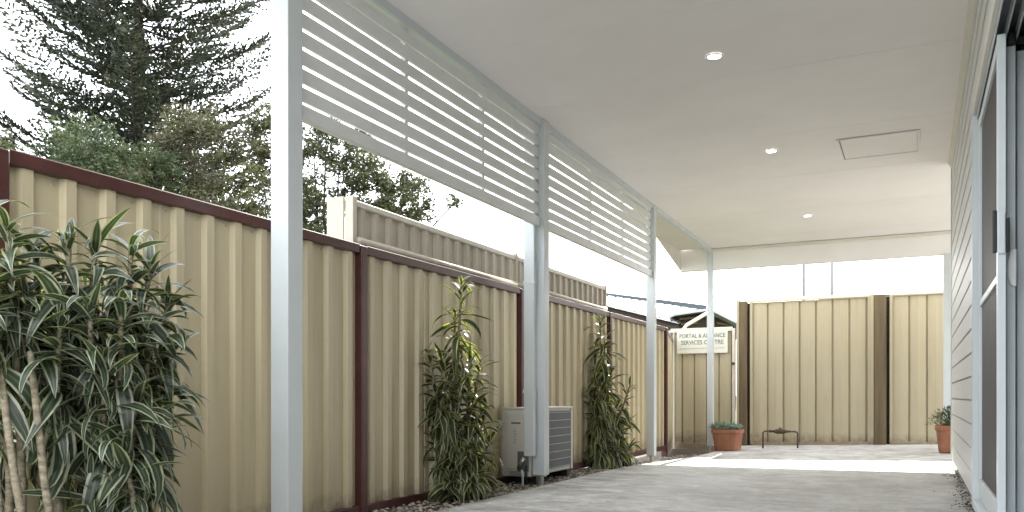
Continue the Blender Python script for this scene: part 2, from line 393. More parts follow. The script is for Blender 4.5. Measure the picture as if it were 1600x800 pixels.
# ---------------------------------------------------------------- back fence and gate
BY = 14.6
def back_sheet(w_, z0, z1, pitch):
    b = MB(); n = max(1, round(w_/pitch)); p = w_/n; pr = []
    for k in range(n):
        c = k*p
        pr += [(c, 0), (c+p*.43, -.010), (c+p*.86, 0), (c+p*.885, .03), (c+p*.955, .03), (c+p*.98, 0)]
    pr.append((w_, 0)); m = len(pr)
    for z in (z0, z1):
        for (x, y) in pr: b.v.append((x, y, z))
    for k in range(m-1): b.f.append((k, k+1, m+k+1, m+k))
    return b
bf = thing('rear_fence', (-2.55, BY, -.1), 'tall cream steel panel fence across the end of the patio with brown posts', 'fence')
def at_back(px): # x on the rear plane for a pixel column
    t = (px-800)/1307; return BY*(t*CY-SY)/(CY+t*SY)
xs = [at_back(1172), at_back(1361), at_back(1390), 2.2]
for (a, b_) in ((xs[0], xs[1]), (xs[2], xs[3])):
    nb = max(1, round((b_-a-.1)/.262)); ww = (b_-a-.1)/nb
    for k in range(nb):
        x = a+.05+k*ww; s1 = back_sheet(ww+.004, gz(x, BY)+.0, 2.33, .262)
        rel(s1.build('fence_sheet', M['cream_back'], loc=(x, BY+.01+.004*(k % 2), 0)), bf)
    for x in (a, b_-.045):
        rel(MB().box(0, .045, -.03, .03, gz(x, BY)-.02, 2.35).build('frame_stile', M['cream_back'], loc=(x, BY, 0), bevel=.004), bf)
    rel(MB().box(a-.0, b_, -.035, .035, 2.335, 2.385).build('top_rail', M['creamcap'], loc=(0, BY, 0), bevel=.005), bf)
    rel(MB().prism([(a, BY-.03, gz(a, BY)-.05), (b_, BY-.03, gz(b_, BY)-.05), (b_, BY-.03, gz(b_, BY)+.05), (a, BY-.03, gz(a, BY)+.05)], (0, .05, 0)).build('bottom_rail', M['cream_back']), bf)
for (p0, p1) in ((1156, 1168), (1366, 1385)):
    x0, x1 = at_back(p0), at_back(p1)
    rel(MB().box(x0, x1, -.07, .06, -.3, 2.36).build('fence_post', M['timber'], loc=(0, BY, 0), bevel=.012), bf)
    rel(MB().box(x0-.05, x0-.004, -.05, .05, -.3, 2.38).build('frame_stile', M['cream_back'], loc=(0, BY, 0), bevel=.004), bf)
gt = thing('side_gate', (-3.3, BY, -.14), 'low cream steel gate with pale frame carrying a sign, left of the tall panels', 'gate')
gx0, gx1 = at_back(1044), at_back(1149)
for x in (gx0, gx1-.05, gx0+.10):
    rel(MB().box(0, .05 if x != gx0+.10 else .02, -.03, .03, -.27, 1.9).build('frame_stile', M['creamcap'], loc=(x, BY, 0), bevel=.005), gt)
rel(MB().box(gx0+.05, gx1-.05, -.028, .028, 1.86, 1.93).build('top_rail', M['creamcap'], loc=(0, BY, 0), bevel=.005), gt)
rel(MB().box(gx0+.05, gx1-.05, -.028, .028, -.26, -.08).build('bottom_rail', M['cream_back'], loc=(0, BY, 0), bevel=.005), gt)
nb = 5; ww = (gx1-gx0-.1)/nb
for k in range(nb):
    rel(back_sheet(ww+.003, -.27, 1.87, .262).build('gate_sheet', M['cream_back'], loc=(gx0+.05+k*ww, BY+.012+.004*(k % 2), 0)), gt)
rel(MB().box(0, .05, -.06, -.03, -.02, .02).tube([(.02, -.06, 0), (.02, -.075, 0), (.07, -.075, 0)], .012, 8).build('latch', M['pipe'], loc=(gx1-.06, BY, 1.30)), gt)
for (p0, p1) in ((1150, 1182), (1356, 1398)):
    rel(MB().box(at_back(p0), at_back(p1), .045, .06, -.3, 2.33).build('gap_light_block', M['darktimber'], loc=(0, BY, 0)), bf)  # added dark strips: stop sun leaking through the gaps and keep them dark
# sign
sgn = thing('sign', (at_back(1100), BY-.05, 1.62), 'white sign with two lines of dark capitals near the top of the side gate', 'sign')
sx0, sx1 = at_back(1059), at_back(1138)
zt = P(1098, 517, BY*CY+3.3*SY).z; zb = P(1098, 552, BY*CY+3.3*SY).z
cx = (sx0+sx1)/2
rel(MB().box(sx0-cx, sx1-cx, -.006, .006, 0, zt-zb).build('sign_board', M['sign'], loc=(cx, BY-.045, zb), bevel=.002), sgn)
def text(s_, size, x, y, z, m, parent, wmax=None):
    cu = bpy.data.curves.new('lettering', 'FONT'); cu.body = s_; cu.size = size; cu.align_x = 'CENTER'; cu.extrude = .0015; cu.offset = size*.012
    cu.resolution_u = 2
    to = bpy.data.objects.new('tmp', cu); COL.objects.link(to)
    bpy.context.view_layer.update()
    me = bpy.data.meshes.new_from_object(to.evaluated_get(bpy.context.evaluated_depsgraph_get())); bpy.data.objects.remove(to)
    o = bpy.data.objects.new('lettering', me); me.materials.clear(); me.materials.append(m); COL.objects.link(o)
    o.rotation_euler = (R(90), 0, 0); o.location = (x, y, z)
    wid = max(v.co.x for v in me.vertices)-min(v.co.x for v in me.vertices)
    if wmax: o.scale = (wmax/wid, 1, 1)
    rel(o, parent); return o
H_ = zt-zb; W_ = sx1-sx0
text('PORTAL & ALLIANCE', H_*.27, cx, BY-.054, zb+H_*.70, M['ink'], sgn, W_*.90)
text('SERVICES CENTRE', H_*.27, cx, BY-.054, zb+H_*.40, M['ink'], sgn, W_*.84)
ln = MB()
for k in range(16):
    x = -W_*.44+k*W_*.055; ln.box(x, x+W_*.04, -.0015, .0015, 0, H_*.045)
rel(ln.build('faded_line', M['fade'], loc=(cx, BY-.053, zb+H_*.2)), sgn)

# ---------------------------------------------------------------- patio roof
PXL = -2.98; PYS = [3.44, 6.77, 10.14, 13.50]
def cz(y): return 3.235-.0105*y
roof = thing('patio_roof', (-1.3, 5, 3.15), 'flat patio roof with smooth white lined ceiling, beams and gutter', 'roof')
js = [1.6, 2.4, 4.0, 5.2, 6.42, 8.0, 9.5, 11.1, 12.7, 13.45]
for k in range(len(js)-1):
    a, b_ = js[k]+.0018, js[k+1]-.0018
    rel(MB().prism([(-2.95, a, cz(a)), (.318 if a < 9.4 else 1.6, a, cz(a)), (.318 if a < 9.4 else 1.6, b_, cz(b_)), (-2.95, b_, cz(b_))], (0, 0, .012)).build('ceiling_panel', M['ceiling'], bevel=.003), roof)
    if k: # thin joint strip, set slightly above the panels
        y = js[k]; rel(MB().box(-2.95, .318, y-.02, y+.02, cz(y)+.0125, cz(y)+.02).build('joint_strip', M['ceiling']), roof)
rel(MB().prism([(-3.18, 1.5, 3.25), (4.4, 1.5, 3.25), (4.4, 13.62, 3.16), (-3.18, 13.62, 3.16)], (0, 0, .12)).build('roof_deck', M['ceiling']), roof)
# side beam over the screens, soffit strip and gutter outside
rel(MB().prism([(-3.02, 1.6, 3.16), (-2.95, 1.6, 3.16), (-2.95, 13.45, 3.045), (-3.02, 13.45, 3.045)], (0, 0, .085)).build('side_beam', M['white'], bevel=.004), roof)
rel(MB().box(-3.30, -3.19, 1.5, 13.6, 3.15, 3.24).build('gutter', M['white'], bevel=.01), roof)
rel(MB().box(-3.20, -3.025, 1.5, 10.3, 3.225, 3.245).build('soffit', M['ceiling']), roof)
rel(MB().prism([(-3.46, 10.35, 3.135), (-3.025, 10.35, 3.135), (-3.025, 13.4, 3.10), (-3.46, 13.4, 3.10)], (0, 0, .015)).build('soffit', M['trim']), roof)
rel(MB().prism([(-3.46, 10.2, 3.17), (-3.46, 10.2, 3.13), (-3.46, 11.95, 3.125), (-3.46, 13.57, 2.765), (-3.46, 13.57, 3.17)], (-.02, 0, 0)).build('raking_fascia', M['trim']), roof)
# cut corner of the back beam, then the beam itself
rel(MB().box(-3.46, 1.8, 13.42, 13.56, 2.755 if False else 2.765, 3.16).build('back_beam', M['ceiling'], bevel=.004), roof)
rel(MB().box(-2.95, 1.6, 13.385, 13.418, 3.045, 3.088).build('beam_cornice', M['trim'], bevel=.004), roof)
rel(MB().prism([(.285, -2.4, cz(-2.4)-.001), (.317, -2.4, cz(-2.4)-.06), (.317, 9.68, cz(9.68)-.06), (.285, 9.68, cz(9.68)-.001)], (.002, 0, 0)).build('wall_cornice', M['trim']), roof)
# access hatch
hz = cz(8.75)
hx0, hx1, hy0, hy1 = -.667, .005, 8.43, 9.14
def on_ceiling(px, py):
    Z = 10.
    for _ in range(20):
        p = P(px, py, Z); Z *= (cz(p.y)-CAMH)/(p.z-CAMH)
    return P(px, py, Z)
hp = [on_ceiling(*q) for q in ((1311, 221), (1319, 248), (1433, 236), (1435, 200))]
hx0 = (hp[0].x+hp[1].x)/2; hx1 = (hp[2].x+hp[3].x)/2; hy0 = (hp[0].y+hp[3].y)/2; hy1 = (hp[1].y+hp[2].y)/2
fr = MB()
for (a, b_, c, e) in ((hx0-.02, hx0, hy0-.02, hy1+.02), (hx1, hx1+.02, hy0-.02, hy1+.02), (hx0, hx1, hy0-.02, hy0), (hx0, hx1, hy1, hy1+.02)):
    fr.box(a, b_, c, e, hz-.012, hz-.002)
rel(fr.build('hatch_frame', M['ceiling'], bevel=.002), roof)
hb = MB().box(hx0+.012, hx1-.008, hy0+.006, hy1-.015, hz-.008, hz-.004).build('access_hatch', M['ceiling']); rel(hb, roof)
rel(MB().box(hx0+.001, hx0+.011, hy0+.001, hy1-.001, hz-.0045, hz-.0035).box(hx0+.02, hx1-.1, hy1-.013, hy1-.001, hz-.0045, hz-.0035).build('hatch_gap', M['hatchgap']), roof)

# posts
def post(y, w_, z0, z1, label, stir=True):
    t = thing('veranda_post', (PXL, y, z0), label, 'post', 'square white veranda posts along the garden bed')
    h2 = w_/2
    MB().box(-h2, h2, -h2, h2, 0, z1-z0).build('shaft', M['white'], t, bevel=.004)
    s_ = MB().box(-.012, .012, -.03, .03, -.1, 0).box(-.04, .04, -.04, .04, -.012, -.0005)
    s_.build('stirrup', M['brass'], t)
    return t
p1 = post(PYS[0], .116, .02, 3.19, 'nearest and widest white square post, left in the photo beside the big striped plant')
p2 = post(PYS[1]-.03, .110, .052, 3.16, 'white square post in front of the air conditioner unit')
p3 = post(PYS[2], .100, .005, 3.10, 'white square post at the far end of the second slatted screen')
p4 = post(PYS[3]-.05, .095, -.05, 3.075, 'thin white post at the back beam in front of the signed gate')
p5 = thing('veranda_post', (.385, 13.40, 0), 'white post holding the right end of the back beam behind the house corner', 'post', 'square white veranda posts along the garden bed')
MB().box(-.05, .05, -.05, .05, 0, 2.765).build('shaft', M['white'], p5, bevel=.004)
# downpipe
dp = thing('downpipe', (-3.035, 6.63, .22), 'flat white downpipe fixed beside the second post, ending above the ground', 'downpipe')
MB().box(-.052, .050, -.025, .03, 0, 2.80).build('pipe', M['white'], dp, bevel=.008)
for z in (.55, 1.5):
    MB().box(-.056, .054, -.028, .033, z, z+.03).build('bracket', M['white'], dp)
MB().prism([(-.05, -.022, 2.80), (.05, -.022, 2.80), (.05, .028, 2.80), (-.05, .028, 2.80)], (-.14, 0, .20)).build('pipe_elbow', M['white'], dp)

# slatted screens
def screen(y0, y1, mull, label, zt_):
    L_ = y1-y0
    t = thing('slatted_screen', (PXL, y0, 2.23), label, 'screen', 'white slatted screens between the posts')
    MB().box(-.022, .022, 0, L_, 0, .078).build('bottom_rail', M['slat'], t, bevel=.003)
    s0 = None
    for k in range(9):
        z = .078+.024+.1*k; hh = .076 if k < 8 else .055
        if s0 is None or k == 8:
            s0 = MB().box(-.008, .008, .001, L_-.001, 0, hh).build('slat', M['slat'], t, loc=(0, 0, z), bevel=.002)
        else:
            dup_part(s0, t, (random.uniform(-.001, .001), 0, z))
    for y in mull:
        MB().box(-.045, -.009, -.018, .018, .08, .96).build('batten', M['slat'], t, loc=(0, y-y0, 0), bevel=.002)
    for y in (.02, L_-.02):
        MB().box(-.045, -.009, -.018, .018, .08, .95).build('batten', M['slat'], t, loc=(0, y, 0), bevel=.002)
    return t
screen(PYS[0]+.058, PYS[1]-.086, (4.60, 5.67), 'nearer white slatted screen hung between the first and second posts', 3.1)
screen(PYS[1]+.026, PYS[2]-.051, (8.02, 9.06), 'farther white slatted screen hung between the second and third posts', 3.1)

# downlights
dl = None
for (px, py, lab) in ((1116, 88, 'nearest and largest of the lit round downlights in the white ceiling'), (1205, 236, 'middle lit downlight, level with the ceiling hatch'), (1262, 337, 'farthest lit downlight, close to the back beam')):
    p = on_ceiling(px, py)
    if dl is None:
        dl = thing('downlight', p, lab, 'ceiling light', 'round downlights in the ceiling')
        ring = MB(); n = 28; ra, rb = .050, .064
        for z, r in ((-.001, rb), (-.007, rb-.003), (-.007, ra), (-.002, ra-.004)):
            ring.v += [(r*math.cos(2*math.pi*k/n), r*math.sin(2*math.pi*k/n), z) for k in range(n)]
        for q in range(3): ring.f += [(q*n+k, q*n+(k+1) % n, (q+1)*n+(k+1) % n, (q+1)*n+k) for k in range(n)]
        ring.build('trim_ring', M['white'], dl, smooth=True)
        ds = MB(); ds.v = [(.049*math.cos(2*math.pi*k/n), .049*math.sin(2*math.pi*k/n), -.003) for k in range(n)]; ds.f = [tuple(range(n))]
        ds.build('diffuser', M['lamp'], dl)
    else: copy_tree(dl, p, lab)

# ---------------------------------------------------------------- house
WX = .32; WEND = 9.70; DJ = 5.58
house = thing('house', (1.5, 4, 0), 'white weatherboard house wall with an open sliding door beside the patio', 'house')
rel(MB().box(.55, 4.2, -2.4, WEND-.02, .0, 3.15).build('wall', M['board']), house)
rel(MB().box(.345, .548, DJ+.08, WEND-.02, .10, 3.14).build('wall_panel', M['board']), house)
rel(MB().box(.345, .548, -2.4, DJ+.078, 2.50, 3.14).build('wall_panel', M['board']), house)
rel(MB().box(.345, .548, -2.4, .9, .10, 2.498).build('wall_panel', M['board']), house)
rel(MB().box(.36, 4.2, -2.4, WEND-.03, -.3, .098).build('slab_edge', M['concrete']), house)
def boardpc(y0, y1, z, hgt=.155):
    return MB().prism([(WX-.004, y0, z), (WX+.024, y0, z), (WX+.024, y0, z+hgt-.012), (WX+.0, y0, z+hgt-.012)], (0, y1-y0, 0))
z = .105; cache = {}
while z < 3.10:
    spans = [(DJ+.085, WEND-.052)] if z < 2.42 else [(DJ+.085-2.0, WEND-.052), (-2.4, DJ+.083-2.0)]
    if z < 2.42: spans.append((-2.4, .83))
    for (a, b_) in spans:
        hgt = min(.155, 3.135-z); key = (round(a, 2), round(b_, 2), round(hgt, 3))
        if key in cache: o = cache[key].copy(); COL.objects.link(o); o.parent = house; o.location = cache[key].location+Vector((0, 0, z-cache[key]['z0'])); continue
        o = boardpc(a, b_, 0, hgt).build('weatherboard', M['board'], loc=(0, 0, z)); rel(o, house); o['z0'] = z; cache[key] = o
    z += .155
for o in cache.values(): del o['z0']
for o in house.children:
    if 'z0' in o: del o['z0']
rel(MB().box(WX-.010, WX+.03, WEND-.05, WEND, .10, 3.13).build('corner_board', M['white'], bevel=.003), house)
# door frame
rel(MB().box(.290, .345, DJ, DJ+.075, .10, 2.475).build('door_jamb', M['white'], bevel=.004), house)
rel(MB().box(.346, .54, DJ+.03, DJ+.074, .10, 2.475).build('door_jamb', M['alu']), house)
rel(MB().box(.300, .53, .835, .90, .10, 2.475).build('door_jamb', M['alu']), house)
hd = rel(MB().box(.290, .312, .90, DJ-.002, 2.385, 2.475).build('door_head', M['trim'], bevel=.004), house)
rel(MB().box(.314, .53, .90, DJ-.002, 2.425, 2.474).build('head_track', M['darkalu_shade']), house)
for (a, b_) in ((.3125, .318), (.3585, .3635), (.4025, .4075), (.448, .453)):
    rel(MB().box(a, b_, .90, DJ-.002, 2.365, 2.424).build('track_rib', M['alu']), house)
rel(MB().box(.29, .53, .90, DJ-.002, .10, .145).build('door_sill', M['alu'], bevel=.003), house)
for x in (.336, .381, .426):
    rel(MB().box(x-.003, x+.003, .905, DJ-.004, .1455, .158).build('sill_track', M['alu']), house)
def slide(name, x0, x1, y0, y1, infill, label, st=.05, z0=.16, z1=2.36, mid=None):
    o = bpy.data.objects.new(name, None); COL.objects.link(o); o.location = (x0, y0, z0); rel(o, house); o['label'] = label
    D, L_, H2 = x1-x0, y1-y0, z1-z0
    for y in (0, L_-st): MB().box(0, D, y, y+st, 0, H2).build('stile', M['alu'], o, bevel=.003)
    for (a, b_) in ((0, .11), (H2-.06, H2)): MB().box(.002, D-.002, st+.001, L_-st-.001, a, b_).build('rail', M['alu'], o, bevel=.003)
    if mid: MB().box(.002, D-.002, st+.001, L_-st-.001, mid-z0, mid-z0+.035).build('rail', M['alu'], o, bevel=.003)
    MB().box(D*.45, D*.55, st, L_-st, .10, H2-.05).build('infill', infill, o)
    return o
sd = slide('screen_door', .322, .356, 4.30, 5.575, M['mesh'], 'insect screen door panel with dark mesh and mid rail', mid=1.262)
MB().box(-.018, -.001, .012, .04, 1.23, 1.42).build('handle', M['black'], sd, bevel=.004)
MB().box(.002, .03, -.012, -.001, 1.22, 1.40).build('lock', M['alu'], sd, bevel=.003)
MB().box(.035, .048, .0, .03, 1.23, 1.38).build('handle', M['black'], sd, bevel=.004)
g1 = slide('glass_door', .364, .400, 4.385, 5.57, M['glass'], 'middle sliding door panel', z1=2.33)
MB().box(.004, .034, -.03, .02, 2.172, 2.225).build('roller', M['black'], g1, bevel=.006)
MB().box(.0, .034, -.035, -.003, -.01, .045).build('roller', M['black'], g1, bevel=.006)
hh = MB(); prf = []
for k in range(13):
    q = -math.pi/2+math.pi*k/12; prf.append((-.036*math.cos(q)**.6 if abs(math.cos(q)) > 1e-4 else 0, .086*math.sin(q)))
hh.prism([(x+.038, -.02, z_+1.165) for (x, z_) in prf], (0, .018, 0))
hh.build('handle', M['handle'], g1, bevel=.005)
g2 = slide('glass_door', .410, .450, 4.46, 5.56, M['glass'], 'innermost sliding door panel', z1=2.33)
MB().box(.0, .03, -.03, .0, 2.19, 2.225).build('roller', M['black'], g2, bevel=.004)
rel(MB().box(.50, .51, .905, DJ, .15, 2.42).build('dark_glass_interior', M['glass']), house)  # dark sheet in place of the unlit room behind the open doorway

# ---------------------------------------------------------------- air conditioner
ac = thing('air_conditioner', (-3.19, 7.15, 0), 'beige outdoor air conditioner unit with wire guarded grille behind the second post', 'air conditioner')
ax0, ax1, ay0, ay1 = -3.325, -3.045, 6.66, 7.66
def ap(mb, name, m, **k): return rel(mb.build(name, m, **k), ac)
ap(MB().box(ax0, ax1-.012, ay0, ay1, .035, .625), 'casing', M['acbody'], bevel=.008)
ap(MB().box(ax0-.004, ax1+.004, ay0-.005, ay1+.005, .6255, .645), 'lid', M['acbody'], bevel=.006)
ap(MB().box(ax1-.0115, ax1-.004, ay0+.30, ay1-.045, .07, .605), 'coil', M['acgrill'])
for (a, b_, c, e) in ((ay0+.003, ay0+.298, .037, .624), (ay1-.044, ay1-.002, .037, .624)): ap(MB().box(ax1-.0115, ax1, a, b_, c, e), 'side_frame', M['acbody'])
wr = None
for k in range(8):
    z = .08+.073*k
    if wr is None: wr = ap(MB().box(ax1-.0035, ax1+.004, ay0+.299, ay1-.0445, -.003, .003), 'guard_wire', M['wire'], loc=(0, 0, z))
    else: c = wr.copy(); COL.objects.link(c); c.parent = ac; c.location = wr.location+Vector((0, 0, .073*k))
vw = MB()
for k in range(30):
    y = ay0+.31+k*.0215; vw.box(ax1-.003, ax1-.0005, y, y+.0025, .07, .605)
ap(vw, 'guard_wires_upright', M['wire'])['kind'] = 'stuff'
for y in (ay0+.12, ay1-.15): ap(MB().box(ax0, ax1, y, y+.06, -.07, .034), 'foot', M['black'])
# service side: cover, badge, label marks, vents, valves
fy = ay0
ap(MB().box(ax0+.045, ax1-.05, fy-.014, fy-.001, .10, .60), 'service_cover', M['acbody'], bevel=.006)
ap(MB().box(ax0+.10, ax0+.19, fy-.017, fy-.0145, .50, .515), 'badge', M['darkalu_shade'])
lab = MB()
for k, (a, b_) in enumerate(((.0, .035), (.01, .04), (.0, .03), (.005, .04), (.0, .035), (.012, .03))):
    lab.box(ax0+.115+a, ax0+.115+b_, fy-.0165, fy-.0145, .33+k*.024, .342+k*.024)
ap(lab, 'warning_label', M['wire'])
for k in range(4): ap(MB().box(ax0+.08+k*.0, ax0+.22, fy-.0165, fy-.0145, .055+.011*k-.01, .059+.011*k-.01), 'vent_slot', M['darkalu_shade'])
ap(MB().box(ax1-.115, ax1-.01, fy-.03, fy-.0148, .085, .26), 'valve_shade', M['darkalu_shade'], bevel=.005)  # dark block standing for the shade behind the valve
ap(MB().tube([(ax1-.10, fy-.04, .11), (ax1-.06, fy-.055, .17), (ax1-.035, fy-.055, .205)], .018, 10), 'valve', M['brass'], smooth=True)
ap(MB().tube([(ax1-.06, fy-.05, .10), (ax1-.05, fy-.055, .05), (ax1-.05, fy-.05, -.05)], .011, 8), 'pipe', M['white'], smooth=True)
ap(MB().tube([(ax1-.02, fy-.05, .14), (ax1-.02, fy-.055, .05), (ax1-.01, fy-.04, -.05)], .009, 8), 'pipe', M['black'], smooth=True)

# ---------------------------------------------------------------- pots
def pot(name, loc, wt, h_, label):
    t = thing(name, loc, label, 'plant pot')
    rings = [(.74, 0), (.80, .04), (.93, .80), (.95, .82), (1.0, .83), (1.0, .97), (.97, 1.0), (.90, 1.0), (.87, .86)]
    b = MB(); n = 28
    for (r, z_) in rings:
        for k in range(n):
            a = 2*math.pi*k/n; e = 4.5
            c_, s_ = math.cos(a), math.sin(a); q = (abs(c_)**e+abs(s_)**e)**(-1/e)
            b.v.append((q*c_*r*wt/2, q*s_*r*wt/2, z_*h_))
    for j in range(len(rings)-1):
        b.f += [(j*n+k, j*n+(k+1) % n, (j+1)*n+(k+1) % n, (j+1)*n+k) for k in range(n)]
    b.f.append(tuple(range(n))[::-1])
    b.build('pot_body', M['terra'], t, smooth=False)
    s2 = MB(); s2.v = [(.44*wt*math.cos(2*math.pi*k/n), .44*wt*math.sin(2*math.pi*k/n), .90*h_) for k in range(n)]; s2.f = [tuple(range(n))]
    s2.build('soil', M['soil'], t)
    return t
l1 = P(1137, 700, 13.05); l1.z = gz(l1.x, l1.y); l1 = Vector((l1.x, l1.y, l1.z))
pot('terracotta_pot', l1, .47, .33, 'squarish terracotta pot of pale succulents at the foot of the fence post by the gate')
l2 = Vector((.43, 12.45, gz(.43, 12.45)))
pot('terracotta_pot', l2, .44, .36, 'terracotta pot half hidden by the corner of the house')
# succulents: fleshy pointed leaves in rosettes
sc = MB(); rnd = random.Random(5)
def fleshy(b, p, d_, L_, w_):
    d_ = d_.normalized(); s_ = d_.cross(Vector((0, 0, 1)));
    if s_.length < .01: s_ = Vector((1, 0, 0))
    s_.normalize(); u = s_.cross(d_); i = len(b.v)
    b.v += [tuple(p), tuple(p+d_*L_*.45+s_*w_), tuple(p+d_*L_*.45-s_*w_), tuple(p+d_*L_*.5+u*w_*.6), tuple(p+d_*L_*.5-u*w_*.5), tuple(p+d_*L_+u*w_*.3)]
    b.f += [(i, i+1, i+3), (i, i+3, i+2), (i, i+4, i+1), (i, i+2, i+4), (i+5, i+3, i+1), (i+5, i+2, i+3), (i+5, i+1, i+4), (i+5, i+4, i+2)]
for _ in range(15):
    c = l1+Vector((rnd.uniform(-.19, .19), rnd.uniform(-.19, .19), .32+rnd.uniform(0, .04))); big = rnd.uniform(.8, 1.5)
    for k in range(22):
        a = k*2.4; el = .2+k/22*1.1
        fleshy(sc, c, Vector((math.cos(a)*math.cos(el), math.sin(a)*math.cos(el), math.sin(el))), .085*big, .013*big)
so_ = sc.build('succulent', M['succulent']); tag(so_, 'pale grey green succulent rosettes filling the terracotta pot beside the gate', 'plant')
hb_ = MB()
for _ in range(950):
    a = rnd.random()*6.28; el = rnd.uniform(.05, 1.5); r = rnd.random()**.5
    d_ = Vector((math.cos(a)*math.cos(el)*.30, math.sin(a)*math.cos(el)*.26, math.sin(el)*.25))*r
    p = l2+Vector((0, 0, .34))+d_
    fleshy(hb_, p, d_+Vector((rnd.uniform(-.1, .1), rnd.uniform(-.1, .1), .12)), rnd.uniform(.03, .06), .006)
for _ in range(26):
    a = rnd.random()*6.28; hb_.tube([l2+Vector((0, 0, .32)), l2+Vector((math.cos(a)*.2, math.sin(a)*.2, .34+rnd.uniform(.05, .2)))], .003, 4, False)
tag(hb_.build('herb_bush', M['herb']), 'small bushy dark green plant in the pot by the house corner', 'plant')

# ---------------------------------------------------------------- pipe stand in front of the rear fence
c0 = P(1190, 697, 13.2); c1 = P(1248, 697, 13.2)
z0_ = gz(c0.x, c0.y); zt_ = P(1215, 674, 13.2).z; yy = (c0.y+c1.y)/2
wm = thing('water_meter', ((c0.x+c1.x)/2, yy, z0_), 'dark pipe loop with a valve in its middle standing before the rear fence', 'water meter')
xa, xb, xm = c0.x, c1.x, (c0.x+c1.x)/2
def wp(mb, name, m, **k): return rel(mb.build(name, m, **k), wm)
wp(MB().tube([(xa, yy, z0_-.05), (xa, yy, zt_-.03), (xa+.02, yy, zt_-.006), (xa+.05, yy, zt_), (xb-.05, yy, zt_), (xb-.02, yy, zt_-.006), (xb, yy, zt_-.03), (xb, yy, z0_-.05)], .013, 8), 'pipe', M['pipe'], smooth=True)
wp(MB().tube([(xm-.13, yy, zt_), (xm-.09, yy, zt_), (xm-.05, yy, zt_), (xm+.05, yy, zt_), (xm+.09, yy, zt_), (xm+.13, yy, zt_)], [.014, .024, .042, .042, .024, .014], 10), 'valve_body', M['pipe'], smooth=True)
wp(MB().tube([(xm, yy, zt_+.03), (xm, yy, zt_+.06)], .02, 8), 'valve_cap', M['pipe'])
wp(MB().tube([(xa+.10, yy, zt_), (xa+.13, yy, zt_)], .024, 8).tube([(xb-.13, yy, zt_), (xb-.11, yy, zt_)], .02, 8), 'union_nut', M['pipe'])

# ---------------------------------------------------------------- strap-leaf plants
def leafmesh(name, L_, W_, droop, m, seed, twist=0):
    rr = random.Random(seed); b = MB(); n = 7; uvs = []
    x, z_ = 0., 0.; ang = R(8)
    rows = []
    for k in range(n+1):
        t = k/n
        wv = W_*(.35+1.1*math.sin(math.pi*min(1, t*.9+.08))**.8)*(1 if t < 1 else 0)*(1-.55*t**3)*.5
        rows.append((x, z_, wv, t)); ang += droop/n*(.5+t)
        x += L_/n*math.cos(ang*1.0); z_ -= L_/n*math.sin(ang)
    for (x, z_, wv, t) in rows:
        fold = .25*wv*(1-t); tw = twist*t
        for q in (-1, -.45, .45, 1):
            yy_ = q*wv; zz = z_+abs(q)*fold
            b.v.append((x, yy_*math.cos(tw)-0, zz+yy_*math.sin(tw)))
    for k in range(n):
        for j in range(3): b.f.append((k*4+j, k*4+j+1, k*4+5+j, k*4+4+j))
    me = bpy.data.meshes.new(name); me.from_pydata(b.v, [], b.f); me.materials.append(m)
    uvl = me.uv_layers.new(name='UVMap'); qs = (0, .275, .725, 1)
    for poly in me.polygons:
        for li in poly.loop_indices:
            vi = me.loops[li].vertex_index; uvl.data[li].uv = (qs[vi % 4], (vi//4)/n)
    me.polygons.foreach_set('use_smooth', [True]*len(me.polygons)); me.update()
    return me
